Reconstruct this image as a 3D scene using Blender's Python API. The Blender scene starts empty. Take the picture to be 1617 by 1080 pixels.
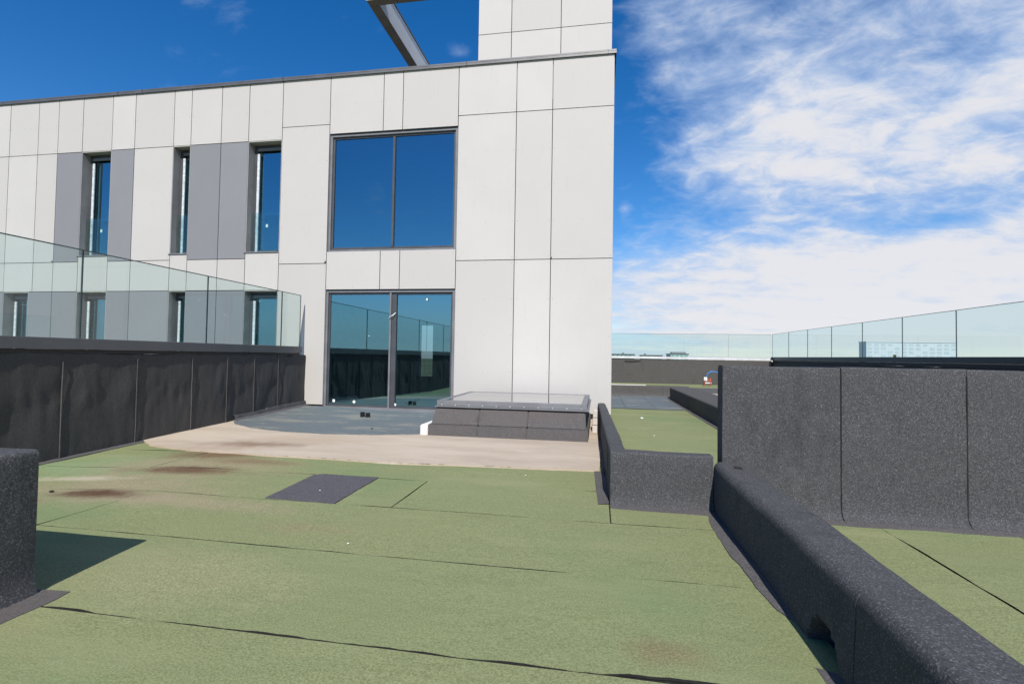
import bpy, bmesh, math, random
from mathutils import Vector, Matrix, noise

random.seed(7)
scene = bpy.context.scene
COL = scene.collection
R = math.radians

# ------------------------------------------------------------------ camera
CAM_H = 1.2
yaw, pitch, roll = -0.170362, 0.0277863, 0.0160366
fwd = Vector((math.sin(yaw)*math.cos(pitch), math.cos(yaw)*math.cos(pitch), math.sin(pitch)))
r0 = Vector((math.cos(yaw), -math.sin(yaw), 0)); u0 = r0.cross(fwd)
rt = r0*math.cos(roll) + u0*math.sin(roll); up = -r0*math.sin(roll) + u0*math.cos(roll)
cd = bpy.data.cameras.new('camera'); cam = bpy.data.objects.new('camera', cd); COL.objects.link(cam)
m3 = Matrix((rt, up, -fwd)).transposed(); m4 = m3.to_4x4(); m4.translation = (0, 0, CAM_H)
cam.matrix_world = m4
cd.sensor_width = 36; cd.lens = 17.639; cd.clip_start = 0.05; cd.clip_end = 6000
scene.camera = cam

# ------------------------------------------------------------------ world, sun, exposure
SUN_EL, SUN_AZ = R(44), R(7.0)          # sun behind the camera, a little to the right
sun_dir = Vector((math.sin(SUN_AZ)*math.cos(SUN_EL), -math.cos(SUN_AZ)*math.cos(SUN_EL), math.sin(SUN_EL)))
sd = bpy.data.lights.new('sun', 'SUN'); so = bpy.data.objects.new('sun', sd); COL.objects.link(so)
so.rotation_euler = (-sun_dir).to_track_quat('-Z', 'Y').to_euler(); so.location = (0, -20, 30)
sd.energy = 5.0; sd.angle = R(0.53); sd.color = (1.0, 0.955, 0.89)
scene.view_settings.view_transform = 'Standard'; scene.view_settings.look = 'None'
scene.view_settings.exposure = 0.08; scene.view_settings.gamma = 1.0

W = bpy.data.worlds.new('World'); scene.world = W; W.use_nodes = True
CLOUDS = ((1450, 352, .09, .024, -.30), (1000, 280, .05, .10, -.10), (1230, 15, .12, .05, -.16), (1330, 430, .22, .10, .14),
          (1250, 230, .16, .10, .16), (1470, 390, .045, .014, .34), (1405, 408, .022, .012, .30), (722, 82, .034, .018, .25), (987, 330, .014, .016, .30),
          (1080, 130, .05, .06, .12), (1010, 460, .12, .07, .26), (1040, 380, .06, .05, .10), (1590, 120, .10, .12, .10), (15, 75, .02, .006, .22))
def world():
    nt = W.node_tree; N = nt.nodes; L = nt.links; N.clear()
    def nd(t, **k):
        n = N.new(t)
        for a, b in k.items(): setattr(n, a, b)
        return n
    def mth(op, a, b=None, c=None, clamp=False):
        n = nd('ShaderNodeMath', operation=op); n.use_clamp = clamp
        for i, v in enumerate((a, b, c)):
            if v is None: continue
            if hasattr(v, 'links'): L.new(v, n.inputs[i])
            else: n.inputs[i].default_value = v
        return n.outputs[0]
    def ramp(v, a, b):
        n = nd('ShaderNodeMapRange', interpolation_type='SMOOTHSTEP'); L.new(v, n.inputs[0])
        n.inputs[1].default_value = a; n.inputs[2].default_value = b
        return n.outputs[0]
    out = nd('ShaderNodeOutputWorld')
    sky = nd('ShaderNodeTexSky', sky_type='NISHITA'); sky.sun_disc = False
    sky.sun_elevation = SUN_EL; sky.sun_rotation = math.atan2(sun_dir.x, sun_dir.y)
    sky.altitude = 300; sky.air_density = 1.0; sky.dust_density = 0.15; sky.ozone_density = 3.0
    hs = nd('ShaderNodeHueSaturation'); hs.inputs['Saturation'].default_value = 1.38
    hs.inputs['Hue'].default_value = 0.506; hs.inputs['Value'].default_value = 1.95
    L.new(sky.outputs[0], hs.inputs['Color'])
    bg = nd('ShaderNodeBackground'); bg.inputs[1].default_value = 0.068; L.new(hs.outputs[0], bg.inputs[0])
    tc = nd('ShaderNodeTexCoord'); d = tc.outputs['Generated']
    sx = nd('ShaderNodeSeparateXYZ'); L.new(d, sx.inputs[0]); X, Y, Z = sx.outputs
    zc = mth('MAXIMUM', Z, 0.0)
    def plane(o):                             # direction -> point on a flat cloud layer
        zz = mth('ADD', zc, o); cb = nd('ShaderNodeCombineXYZ')
        L.new(mth('DIVIDE', X, zz), cb.inputs[0]); L.new(mth('DIVIDE', Y, zz), cb.inputs[1]); return cb.outputs[0]
    high, lowp = plane(0.34), plane(0.07)
    def fbm(vec, scale, detail, rough, dist, off, sxy=(1, 1), rot=0.5):
        mp = nd('ShaderNodeMapping'); mp.inputs['Location'].default_value = off
        mp.inputs['Scale'].default_value = (sxy[0], sxy[1], 1); mp.inputs['Rotation'].default_value = (0, 0, rot)
        L.new(vec, mp.inputs[0])
        n = nd('ShaderNodeTexNoise'); n.inputs['Scale'].default_value = scale; n.inputs['Detail'].default_value = detail
        n.inputs['Roughness'].default_value = rough; n.inputs['Distortion'].default_value = dist
        L.new(mp.outputs[0], n.inputs['Vector']); return mth('SUBTRACT', n.outputs[0], 0.5)
    def blob(px, py, sx_, sy_):            # smooth lump of cloud cover around one direction of the sky
        v = (rt*((px-808.5)/792.28) - up*((py-540)/792.28) + fwd).normalized()
        e1 = Vector((v.y, -v.x, 0)).normalized(); e2 = v.cross(e1)
        def dot(e):
            n = nd('ShaderNodeVectorMath', operation='DOT_PRODUCT'); L.new(d, n.inputs[0]); n.inputs[1].default_value = e
            return n.outputs['Value']
        q = mth('ADD', mth('POWER', mth('DIVIDE', dot(e1), sx_), 2.0), mth('POWER', mth('DIVIDE', dot(e2), sy_), 2.0))
        front = mth('GREATER_THAN', dot(v), 0.0)
        return mth('MULTIPLY', mth('EXPONENT', mth('MULTIPLY', q, -1.0)), front)
    n1 = fbm(high, 2.6, 5, 0.55, 0.2, (3.1, 1.7, 0)); n2 = fbm(high, 8.0, 13, 0.62, 0.35, (7.7, 2.2, 0), (1, 1.5), .9); n3 = fbm(high, 1.0, 3, 0.5, 0.0, (1.3, 9.1, 0))
    st = fbm(lowp, 1.1, 12, 0.6, 0.2, (4.0, .6, 0), (.35, 1.0), -.25)
    hl = mth('SQRT', mth('ADD', mth('POWER', X, 2.0), mth('POWER', Y, 2.0)))
    az = mth('DIVIDE', X, mth('MAXIMUM', hl, 0.01))
    lowm = ramp(Z, 0.26, 0.05)
    cov = mth('MULTIPLY', ramp(mth('ADD', az, mth('MULTIPLY', n3, 0.4)), -0.10, 0.36), 0.50)
    cov = mth('ADD', cov, mth('MULTIPLY', lowm, mth('MULTIPLY', ramp(az, -0.25, 0.02), 0.32)))
    cov = mth('SUBTRACT', mth('ADD', cov, -0.385), mth('MULTIPLY', ramp(Z, 0.52, 0.85), 0.50))
    for px, py, a, b, w in CLOUDS:
        cov = mth('ADD', cov, mth('MULTIPLY', blob(px, py, a, b), w))
    det = mth('ADD', mth('MULTIPLY', n1, 0.85), mth('MULTIPLY', n2, 0.75))
    inv = mth('SUBTRACT', 1.0, lowm)
    det = mth('ADD', mth('MULTIPLY', det, mth('MULTIPLY_ADD', inv, 0.75, 0.25)), mth('MULTIPLY', st, mth('MULTIPLY_ADD', lowm, 0.75, 0.12)))
    dens = mth('ADD', cov, det)
    alpha = mth('POWER', ramp(dens, -0.27, 0.32), 0.9)
    alpha = mth('MULTIPLY', alpha, ramp(Z, -0.01, 0.03))
    alpha = mth('MULTIPLY', alpha, 0.97)
    alpha = mth('MAXIMUM', alpha, mth('MULTIPLY', ramp(Z, 0.15, 0.01), 0.8))
    cr = nd('ShaderNodeMix', data_type='RGBA'); L.new(ramp(mth('ADD', dens, mth('MULTIPLY', n2, 0.6)), -0.05, 0.45), cr.inputs[0])
    cr.inputs[6].default_value = (0.56, 0.72, 1.0, 1); cr.inputs[7].default_value = (0.93, 0.93, 0.97, 1)
    cg = nd('ShaderNodeBackground'); L.new(cr.outputs[2], cg.inputs[0]); cg.inputs[1].default_value = 0.82
    mx = nd('ShaderNodeMixShader'); L.new(alpha, mx.inputs[0]); L.new(bg.outputs[0], mx.inputs[1]); L.new(cg.outputs[0], mx.inputs[2])
    L.new(mx.outputs[0], out.inputs[0])
world()

# ------------------------------------------------------------------ materials
def mat(name):
    m = bpy.data.materials.new(name); m.use_nodes = True
    nt = m.node_tree; b = nt.nodes['Principled BSDF']
    return m, nt, b
def nnode(nt, t, **k):
    n = nt.nodes.new(t)
    for a, b in k.items(): setattr(n, a, b)
    return n
def noise_n(nt, vec, scale, detail=4, rough=0.55, mp=None):
    if mp:
        q = nnode(nt, 'ShaderNodeMapping'); q.inputs['Scale'].default_value = mp; nt.links.new(vec, q.inputs[0]); vec = q.outputs[0]
    n = nnode(nt, 'ShaderNodeTexNoise'); n.inputs['Scale'].default_value = scale
    n.inputs['Detail'].default_value = detail; n.inputs['Roughness'].default_value = rough
    nt.links.new(vec, n.inputs['Vector']); return n.outputs[0]
def mrange(nt, v, a, b, c=0.0, d=1.0, smooth=True):
    n = nnode(nt, 'ShaderNodeMapRange'); n.interpolation_type = 'SMOOTHSTEP' if smooth else 'LINEAR'
    nt.links.new(v, n.inputs[0]); n.inputs[1].default_value = a; n.inputs[2].default_value = b
    n.inputs[3].default_value = c; n.inputs[4].default_value = d; return n.outputs[0]
def mixc(nt, f, a, b, mode='MIX'):
    n = nnode(nt, 'ShaderNodeMix', data_type='RGBA', blend_type=mode)
    if hasattr(f, 'links'): nt.links.new(f, n.inputs[0])
    else: n.inputs[0].default_value = f
    for i, v in ((6, a), (7, b)):
        if hasattr(v, 'links'): nt.links.new(v, n.inputs[i])
        else: n.inputs[i].default_value = (*v, 1)
    return n.outputs[2]
def bump(nt, b, h, strength, dist):
    n = nnode(nt, 'ShaderNodeBump'); n.inputs['Strength'].default_value = strength; n.inputs['Distance'].default_value = dist
    nt.links.new(h, n.inputs['Height']); nt.links.new(n.outputs[0], b.inputs['Normal'])
def geo(nt): return nnode(nt, 'ShaderNodeNewGeometry').outputs['Position']
def mul(nt, a, b):
    n = nnode(nt, 'ShaderNodeMath', operation='MULTIPLY')
    for i, v in enumerate((a, b)):
        if hasattr(v, 'links'): nt.links.new(v, n.inputs[i])
        else: n.inputs[i].default_value = v
    return n.outputs[0]
def addn(nt, a, b):
    n = nnode(nt, 'ShaderNodeMath', operation='ADD')
    for i, v in enumerate((a, b)):
        if hasattr(v, 'links'): nt.links.new(v, n.inputs[i])
        else: n.inputs[i].default_value = v
    return n.outputs[0]

def granule_mat(name, dark, mid, light, speck, amount=0.62, warm=None, bumps=0.6):
    """mineral-granule roofing felt: fine speckle of darker and lighter chips, slow tonal drift"""
    m, nt, b = mat(name); p = geo(nt)
    f = noise_n(nt, p, 105, 4, 0.8); v = nnode(nt, 'ShaderNodeTexVoronoi'); v.inputs['Scale'].default_value = 210; nt.links.new(p, v.inputs['Vector'])
    wn = nnode(nt, 'ShaderNodeSeparateColor'); nt.links.new(v.outputs['Color'], wn.inputs[0])
    c = mixc(nt, mrange(nt, f, 0.38, 0.64), dark, light)
    c = mixc(nt, mrange(nt, noise_n(nt, p, 1.6, 5, 0.6), 0.35, 0.68, 0.0, 0.45), c, mid)
    c = mixc(nt, mrange(nt, wn.outputs[0], 0.80, 0.99, 0.0, amount), c, speck)
    if warm: c = mixc(nt, mrange(nt, noise_n(nt, p, 0.9, 4, 0.6), 0.5, 0.72, 0.0, 0.6), c, warm)
    # torch scorch and scuffs: drifting dark smears with soft vertical runs
    c = mixc(nt, mrange(nt, noise_n(nt, p, 2.3, 7, 0.68, (1.6, 1.6, .55)), 0.54, 0.74, 0.0, 0.5), c, tuple(v*.75 for v in dark))
    c = mixc(nt, mrange(nt, noise_n(nt, p, 3.7, 7, 0.7, (1.0, 1.0, .7)), 0.57, 0.76, 0.0, 0.35), c, tuple(min(1, v*1.35) for v in light))
    nt.links.new(c, b.inputs['Base Color']); b.inputs['Roughness'].default_value = 0.93
    b.inputs['Specular IOR Level'].default_value = 0.3
    bump(nt, b, addn(nt, addn(nt, f, mul(nt, wn.outputs[0], 0.6)), mul(nt, noise_n(nt, p, 5.5, 5, .6, (1.5, 1.5, .6)), 5.0)), bumps, 0.004)
    return m
M_BLACK = granule_mat('black_granule_felt', (.040, .040, .042), (.060, .060, .062), (.092, .092, .095), (.24, .24, .25), .48)
M_BLACKFAR = granule_mat('weathered_grey_felt', (.05, .048, .046), (.085, .08, .075), (.115, .11, .105), (.25, .25, .25), 0.3)
M_SKIRT = granule_mat('flashing_felt', (.065, .06, .06), (.09, .085, .083), (.14, .132, .13), (.26, .25, .25), 0.3, warm=(.11, .092, .086))
M_LEFT = granule_mat('wrinkled_black_felt', (.046, .045, .045), (.060, .058, .058), (.085, .082, .082), (.15, .15, .15), 0.25)
M_PATCH = granule_mat('patch_felt', (.055, .052, .058), (.085, .08, .09), (.125, .12, .13), (.24, .24, .25), 0.3)

def green_mat():
    m, nt, b = mat('green_granule_felt'); p = geo(nt)
    f = noise_n(nt, p, 110, 3, 0.75); f2 = noise_n(nt, p, 34, 3, 0.6)
    c = mixc(nt, mrange(nt, f, 0.33, 0.68), (.152, .170, .072), (.276, .296, .145))
    c = mixc(nt, mrange(nt, f2, 0.4, 0.7, 0, .22), c, (.26, .29, .16))
    # slow drift towards a fresher green and towards a dusty olive
    c = mixc(nt, mrange(nt, noise_n(nt, p, 0.55, 5, 0.55), 0.50, 0.70, 0, .40), c, (.12, .215, .09))
    c = mixc(nt, mrange(nt, noise_n(nt, p, 0.9, 5, 0.6, (0.6, 1.6, 1)), 0.5, 0.72, 0, .5), c, (.285, .285, .15))
    oi = nnode(nt, 'ShaderNodeObjectInfo')
    c = mixc(nt, mul(nt, oi.outputs['Random'], 0.16), c, (.18, .235, .11))
    # rust and silt left behind by puddles
    for (x, y, rx, ry, col, a) in ((-5.2, 4.6, 1.2, .5, (.21, .33, .17), .5), (-4.2, 3.8, 1.0, .5, (.34, .27, .18), .55), (-4.3, 4.7, 1.1, .5, (.31, .24, .155), .6), (-3.2, 3.52, .9, .16, (.33, .27, .18), .5),
                                   (-2.2, 2.35, .7, .35, (.32, .29, .17), .35), (-1.95, 3.17, .35, .12, (.28, .23, .13), .35), (-.2, 4.25, .5, .12, (.25, .25, .13), .3), (.25, 2.16, .16, .10, (.2, .14, .08), .4),
                                   (-4.9, 4.1, .45, .09, (.50, .44, .33), .6), (-4.14, 3.60, .42, .13, (.11, .06, .035), .9), (-4.1, 4.48, .60, .16, (.14, .08, .045), .85), (-4.4, 5.25, .6, .22, (.17, .105, .06), .8),
                                   (-3.7, 4.95, .5, .12, (.2, .13, .075), .6), (-4.8, 3.35, .4, .10, (.2, .13, .08), .5)):
        vm = nnode(nt, 'ShaderNodeVectorMath', operation='SUBTRACT'); nt.links.new(p, vm.inputs[0]); vm.inputs[1].default_value = (x, y, 0)
        vs = nnode(nt, 'ShaderNodeVectorMath', operation='MULTIPLY'); nt.links.new(vm.outputs[0], vs.inputs[0]); vs.inputs[1].default_value = (1/rx, 1/ry, 0)
        ln = nnode(nt, 'ShaderNodeVectorMath', operation='LENGTH'); nt.links.new(vs.outputs[0], ln.inputs[0])
        dist = addn(nt, ln.outputs['Value'], mul(nt, addn(nt, noise_n(nt, p, 3.6, 7, 0.68), -0.5), 2.0))
        c = mixc(nt, mrange(nt, dist, 1.5, 0.2, 0, min(1, a*1.15)), c, mixc(nt, mrange(nt, f, .35, .68), tuple(v*.7 for v in col), tuple(min(1, v*1.3) for v in col)))
    c = mixc(nt, mrange(nt, noise_n(nt, p, 1.7, 8, 0.72, (.45, 1.5, 1)), 0.55, 0.74, 0, .30), c, (.12, .125, .07))
    c = mixc(nt, mrange(nt, noise_n(nt, p, 8.0, 6, 0.7, (.7, 1.4, 1)), 0.62, 0.76, 0, .30), c, (.32, .33, .19))
    c = mixc(nt, mrange(nt, noise_n(nt, p, 2.1, 5, .6), .66, .70, 0, .16), c, (.36, .35, .24))
    nt.links.new(c, b.inputs['Base Color']); b.inputs['Roughness'].default_value = 0.92; b.inputs['Specular IOR Level'].default_value = 0.2
    bump(nt, b, addn(nt, addn(nt, f, mul(nt, f2, .5)), mul(nt, noise_n(nt, p, 3.2, 5, .6, (.7, 1.4, 1)), 5.0)), 0.55, 0.004)
    return m
M_GREEN = green_mat()

def simple(name, col, rough=0.6, metal=0.0, spec=0.4, var=0.12, vscale=3.0, bmp=0.0, bscale=60):
    m, nt, b = mat(name); p = geo(nt)
    n = noise_n(nt, p, vscale, 6, 0.6)
    c = mixc(nt, mrange(nt, n, 0.3, 0.7), tuple(v*(1-var) for v in col), tuple(min(1, v*(1+var)) for v in col))
    nt.links.new(c, b.inputs['Base Color']); b.inputs['Roughness'].default_value = rough; b.inputs['Metallic'].default_value = metal
    b.inputs['Specular IOR Level'].default_value = spec
    if bmp: bump(nt, b, noise_n(nt, p, bscale, 4, .6), bmp, 0.003)
    return m
def screed_mat():
    m, nt, b = mat('beige_screed'); p = geo(nt)
    c = mixc(nt, mrange(nt, noise_n(nt, p, 1.3, 6, .6, (.5, 1.6, 1)), .3, .7), (.41, .335, .258), (.505, .425, .335))
    c = mixc(nt, mrange(nt, noise_n(nt, p, 7, 5, .6, (.4, 1.8, 1)), .55, .75, 0, .45), c, (.56, .52, .46))
    for (x, y, rx, ry, col, a) in ((-4.35, 5.85, .75, .22, (.20, .13, .085), .8), (-4.7, 5.55, .9, .25, (.34, .25, .18), .55), (-3.9, 6.3, .9, .3, (.42, .32, .23), .5)):
        vm = nnode(nt, 'ShaderNodeVectorMath', operation='SUBTRACT'); nt.links.new(p, vm.inputs[0]); vm.inputs[1].default_value = (x, y, 0)
        vs = nnode(nt, 'ShaderNodeVectorMath', operation='MULTIPLY'); nt.links.new(vm.outputs[0], vs.inputs[0]); vs.inputs[1].default_value = (1/rx, 1/ry, 0)
        ln = nnode(nt, 'ShaderNodeVectorMath', operation='LENGTH'); nt.links.new(vs.outputs[0], ln.inputs[0])
        c = mixc(nt, mrange(nt, addn(nt, ln.outputs['Value'], mul(nt, addn(nt, noise_n(nt, p, 4, 6, .65), -.5), 1.6)), 1.3, .1, 0, a), c, col)
    c = mixc(nt, mrange(nt, noise_n(nt, p, 60, 3, .7), .62, .78, 0, .4), c, (.28, .22, .17))
    nt.links.new(c, b.inputs['Base Color']); b.inputs['Roughness'].default_value = .9; b.inputs['Specular IOR Level'].default_value = .2
    bump(nt, b, noise_n(nt, p, 40, 5, .65), .4, .005); return m
M_SCREED = screed_mat()
def greymem_mat():
    m, nt, b = mat('blue_grey_membrane'); p = geo(nt)
    c = mixc(nt, mrange(nt, noise_n(nt, p, 70, 3, .7), .35, .66), (.075, .092, .10), (.155, .178, .185))
    c = mixc(nt, mrange(nt, noise_n(nt, p, 1.4, 6, .6, (.6, 1.6, 1)), .5, .68, 0, .7), c, (.27, .25, .205))
    c = mixc(nt, mrange(nt, noise_n(nt, p, 3.2, 6, .65), .62, .74, 0, .6), c, (.42, .37, .27))
    nt.links.new(c, b.inputs['Base Color']); b.inputs['Roughness'].default_value = .75
    bump(nt, b, noise_n(nt, p, 25, 5, .6), .4, .006); return m
M_GREYMEM = greymem_mat()
def panel_mat(name, lo, hi):
    m, nt, b = mat(name); p = geo(nt); oi = nnode(nt, 'ShaderNodeObjectInfo')
    c = mixc(nt, oi.outputs['Random'], lo, hi)
    c = mixc(nt, mrange(nt, noise_n(nt, p, 1.1, 6, .6), .35, .7, 0, .3), c, tuple(v*.96 for v in lo))
    c = mixc(nt, mrange(nt, noise_n(nt, p, 5, 6, .6, (3.0, 3.0, .25)), .56, .78, 0, .30), c, tuple(v*.86 for v in lo))
    c = mixc(nt, mrange(nt, noise_n(nt, p, 30, 2, .5), .745, .78, 0, .5), c, tuple(v*.62 for v in lo))
    nt.links.new(c, b.inputs['Base Color']); b.inputs['Roughness'].default_value = .62; b.inputs['Specular IOR Level'].default_value = .3
    bump(nt, b, noise_n(nt, p, 45, 4, .6), .08, .003); return m
M_WHITE = panel_mat('white_fibre_cement', (.478, .455, .425), (.525, .502, .472))
M_GREY = panel_mat('grey_fibre_cement', (.205, .203, .214), (.235, .233, .245))
M_RIVET = simple('rivet_grey', (.33, .32, .31), .5, .1)
M_JOINT = simple('joint_backing', (.045, .043, .042), .9)
M_COPING = simple('grey_metal_coping', (.13, .128, .13), .45, .35)
M_FRAME = simple('dark_window_frame', (.07, .074, .082), .45, .1)
M_FRAMEL = simple('grey_window_frame', (.17, .172, .182), .6, .0)
M_REVEAL = simple('grey_reveal_panel', (.27, .265, .265), .7)
M_REVEALB = simple('soffit_panel', (.40, .375, .34), .7)
M_SILVER = simple('silver_guide_rail', (.80, .83, .85), .35, .35, var=.2, vscale=14)
M_CHANNEL = simple('anthracite_channel', (.115, .117, .125), .42, .3, var=.05)
M_CHANNELB = simple('dark_channel', (.035, .038, .044), .4, .3, var=.05)
M_BITUMEN = simple('bare_bitumen', (.022, .021, .020), .6, 0, .4, .3, 30, .5, 80)
M_WHITEMETAL = simple('pale_coping', (.62, .62, .64), .5, .0)
M_INSUL = simple('white_insulation_edge', (.70, .68, .65), .85, bmp=.4)
M_BLOCK = simple('pale_block', (.58, .53, .48), .9, bmp=.5)
M_PLASTIC = simple('black_plastic', (.012, .012, .013), .35)
M_BLUE = simple('blue_hose', (.03, .20, .55), .4)
M_RED = simple('red_paint', (.40, .08, .05), .6)
M_TAGW = simple('white_sticker', (.8, .82, .8), .6)
M_YELLOW = simple('yellow_tag', (.75, .5, .05), .6)
M_INT = simple('raw_interior_wall', (.20, .20, .195), .9)
M_INTF = simple('interior_floor', (.30, .295, .28), .8)
M_GREENHALL = simple('dark_green_hall', (.04, .10, .09), .5)
M_TEALBLIND = simple('teal_blind', (.20, .36, .33), .7)
M_BLIND = simple('green_blind', (.50, .80, .72), .7)
M_PALE = simple('pale_render', (.5, .49, .47), .8)
M_LEAF = simple('ground_cover', (.13, .15, .075), .95, var=.5, vscale=.02)

def glass_mat(name, tint, refl, rcol, rough=0.0):
    m, nt, b = mat(name); nt.nodes.remove(b); out = nt.nodes['Material Output']
    t = nnode(nt, 'ShaderNodeBsdfTransparent'); t.inputs[0].default_value = (*tint, 1)
    g = nnode(nt, 'ShaderNodeBsdfGlossy'); g.inputs['Color'].default_value = (*rcol, 1); g.inputs['Roughness'].default_value = rough
    lw = nnode(nt, 'ShaderNodeLayerWeight'); lw.inputs['Blend'].default_value = .5
    pw5 = nnode(nt, 'ShaderNodeMath', operation='POWER'); nt.links.new(lw.outputs['Facing'], pw5.inputs[0]); pw5.inputs[1].default_value = 5.0
    f = mrange(nt, pw5.outputs[0], 0.0, 1.0, refl, .9, False)
    mx = nnode(nt, 'ShaderNodeMixShader'); nt.links.new(f, mx.inputs[0]); nt.links.new(t.outputs[0], mx.inputs[1]); nt.links.new(g.outputs[0], mx.inputs[2])
    nt.links.new(mx.outputs[0], out.inputs['Surface']); return m
M_WINGLASS = glass_mat('coated_window_glass', (.30, .40, .40), .36, (.45, .82, .95))
M_RAILGLASS = glass_mat('clear_rail_glass', (.87, .935, .93), .045, (1, 1, 1))
M_SKYGLASS = glass_mat('skylight_glass', (.25, .28, .28), .62, (1, 1, 1))
M_EDGE = simple('glass_edge', (.035, .055, .055), .25)

# ------------------------------------------------------------------ object helpers
def link(name, me, material=None, parent=None):
    o = bpy.data.objects.new(name, me); COL.objects.link(o)
    if material is not None: me.materials.append(material)
    if parent is not None: o.parent = parent
    return o
def mesh(name, verts, faces, material=None, parent=None, smooth=False):
    me = bpy.data.meshes.new(name); me.from_pydata([tuple(v) for v in verts], [], faces)
    bm = bmesh.new(); bm.from_mesh(me); bmesh.ops.recalc_face_normals(bm, faces=bm.faces); bm.to_mesh(me); bm.free()
    if smooth:
        me.polygons.foreach_set('use_smooth', [True]*len(me.polygons))
        me.set_sharp_from_angle(angle=R(40))
    return link(name, me, material, parent)
def empty(name, loc=(0, 0, 0)):
    o = bpy.data.objects.new(name, None); COL.objects.link(o); o.empty_display_size = .2
    return o
def tag(o, label, cat, group=None):
    o['label'] = label; o['category'] = cat
    if group: o['group'] = group
    return o
def bxm(bm, x0, x1, y0, y1, z0, z1, bev=0.0):
    vs = [bm.verts.new(v) for v in ((x0, y0, z0), (x1, y0, z0), (x1, y1, z0), (x0, y1, z0), (x0, y0, z1), (x1, y0, z1), (x1, y1, z1), (x0, y1, z1))]
    fs = [bm.faces.new([vs[i] for i in f]) for f in ((3, 2, 1, 0), (4, 5, 6, 7), (0, 1, 5, 4), (1, 2, 6, 5), (2, 3, 7, 6), (3, 0, 4, 7))]
    if bev:
        es = list({e for f in fs for e in f.edges}); bmesh.ops.bevel(bm, geom=es, offset=bev, segments=1, affect='EDGES')
def fin(name, bm, material, parent=None):
    me = bpy.data.meshes.new(name); bm.to_mesh(me); bm.free(); return link(name, me, material, parent)
def box(name, x0, x1, y0, y1, z0, z1, material, parent=None, bev=0.0):
    bm = bmesh.new(); bxm(bm, x0, x1, y0, y1, z0, z1, bev); return fin(name, bm, material, parent)
def tube(name, pts, r, material, parent=None, n=8):
    vs, fs = [], []
    for i, p in enumerate(pts):
        a = Vector(pts[max(i-1, 0)]); b = Vector(pts[min(i+1, len(pts)-1)]); d = (b-a).normalized()
        s = d.orthogonal().normalized() if i == 0 else (s - d*s.dot(d)).normalized(); t = d.cross(s)
        for k in range(n):
            an = 2*math.pi*k/n; vs.append(Vector(p) + (s*math.cos(an) + t*math.sin(an))*r)
    for i in range(len(pts)-1):
        for k in range(n): fs.append((i*n+k, i*n+(k+1) % n, (i+1)*n+(k+1) % n, (i+1)*n+k))
    fs.append(tuple(range(n))); fs.append(tuple((len(pts)-1)*n+k for k in range(n)))
    return mesh(name, vs, fs, material, parent, True)
def nz(x, y=0, z=0, s=1.0): return noise.noise(Vector((x*s, y*s, z*s)))
def densify(prof, step, closed=True):
    out = []
    n = len(prof)
    for i in range(n if closed else n-1):
        a, b = prof[i], prof[(i+1) % n]; k = max(1, int(math.hypot(b[0]-a[0], b[1]-a[1])/step))
        for j in range(k): out.append((a[0]+(b[0]-a[0])*j/k, a[1]+(b[1]-a[1])*j/k))
    if not closed: out.append(prof[-1])
    return out
def sweep(name, prof, o, d, n, length, material, parent, step=.08, amp=.004, freq=2.0, seed=0.0, off=0.0, mod=None, aniso=(1, 1)):
    """closed profile (out along n, z) swept from o along d; felt undulation by noise; off lifts the sheet outward"""
    o = Vector(o); d = Vector(d).normalized(); n = Vector(n).normalized()
    k = max(1, int(round(length/step))); P = prof; np_ = len(P)
    ccx = sum(p[0] for p in P)/np_; ccz = sum(p[1] for p in P)/np_
    vs, fs = [], []
    for i in range(k+1):
        s = length*i/k
        for (a, z) in P:
            q = (a, z)
            if mod: q = mod(s, a, z)
            w = o + d*s + n*q[0] + Vector((0, 0, q[1]))
            S = o.dot(d)+s; e = nz(S*freq*aniso[0], z*freq*aniso[1], a*freq)*amp + nz(S*freq*3.1*aniso[0], z*freq*3.1*aniso[1], a+9.1)*amp*.45 + off
            r = Vector((a-ccx, z-ccz)); r = r/max(abs(r.x)/.15+abs(r.y)/.5, .05) if r.length else r
            rl = r.length or 1
            w += n*(r.x/rl*e*1.4) + Vector((0, 0, (r.y/rl)*e))*(0 if z < .02 else 1)
            vs.append(w)
    for i in range(k):
        for j in range(np_):
            j2 = (j+1) % np_; fs.append((i*np_+j, i*np_+j2, (i+1)*np_+j2, (i+1)*np_+j))
    fs.append(tuple(range(np_))); fs.append(tuple(k*np_+j for j in range(np_)))
    return mesh(name, vs, fs, material, parent, True)
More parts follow.
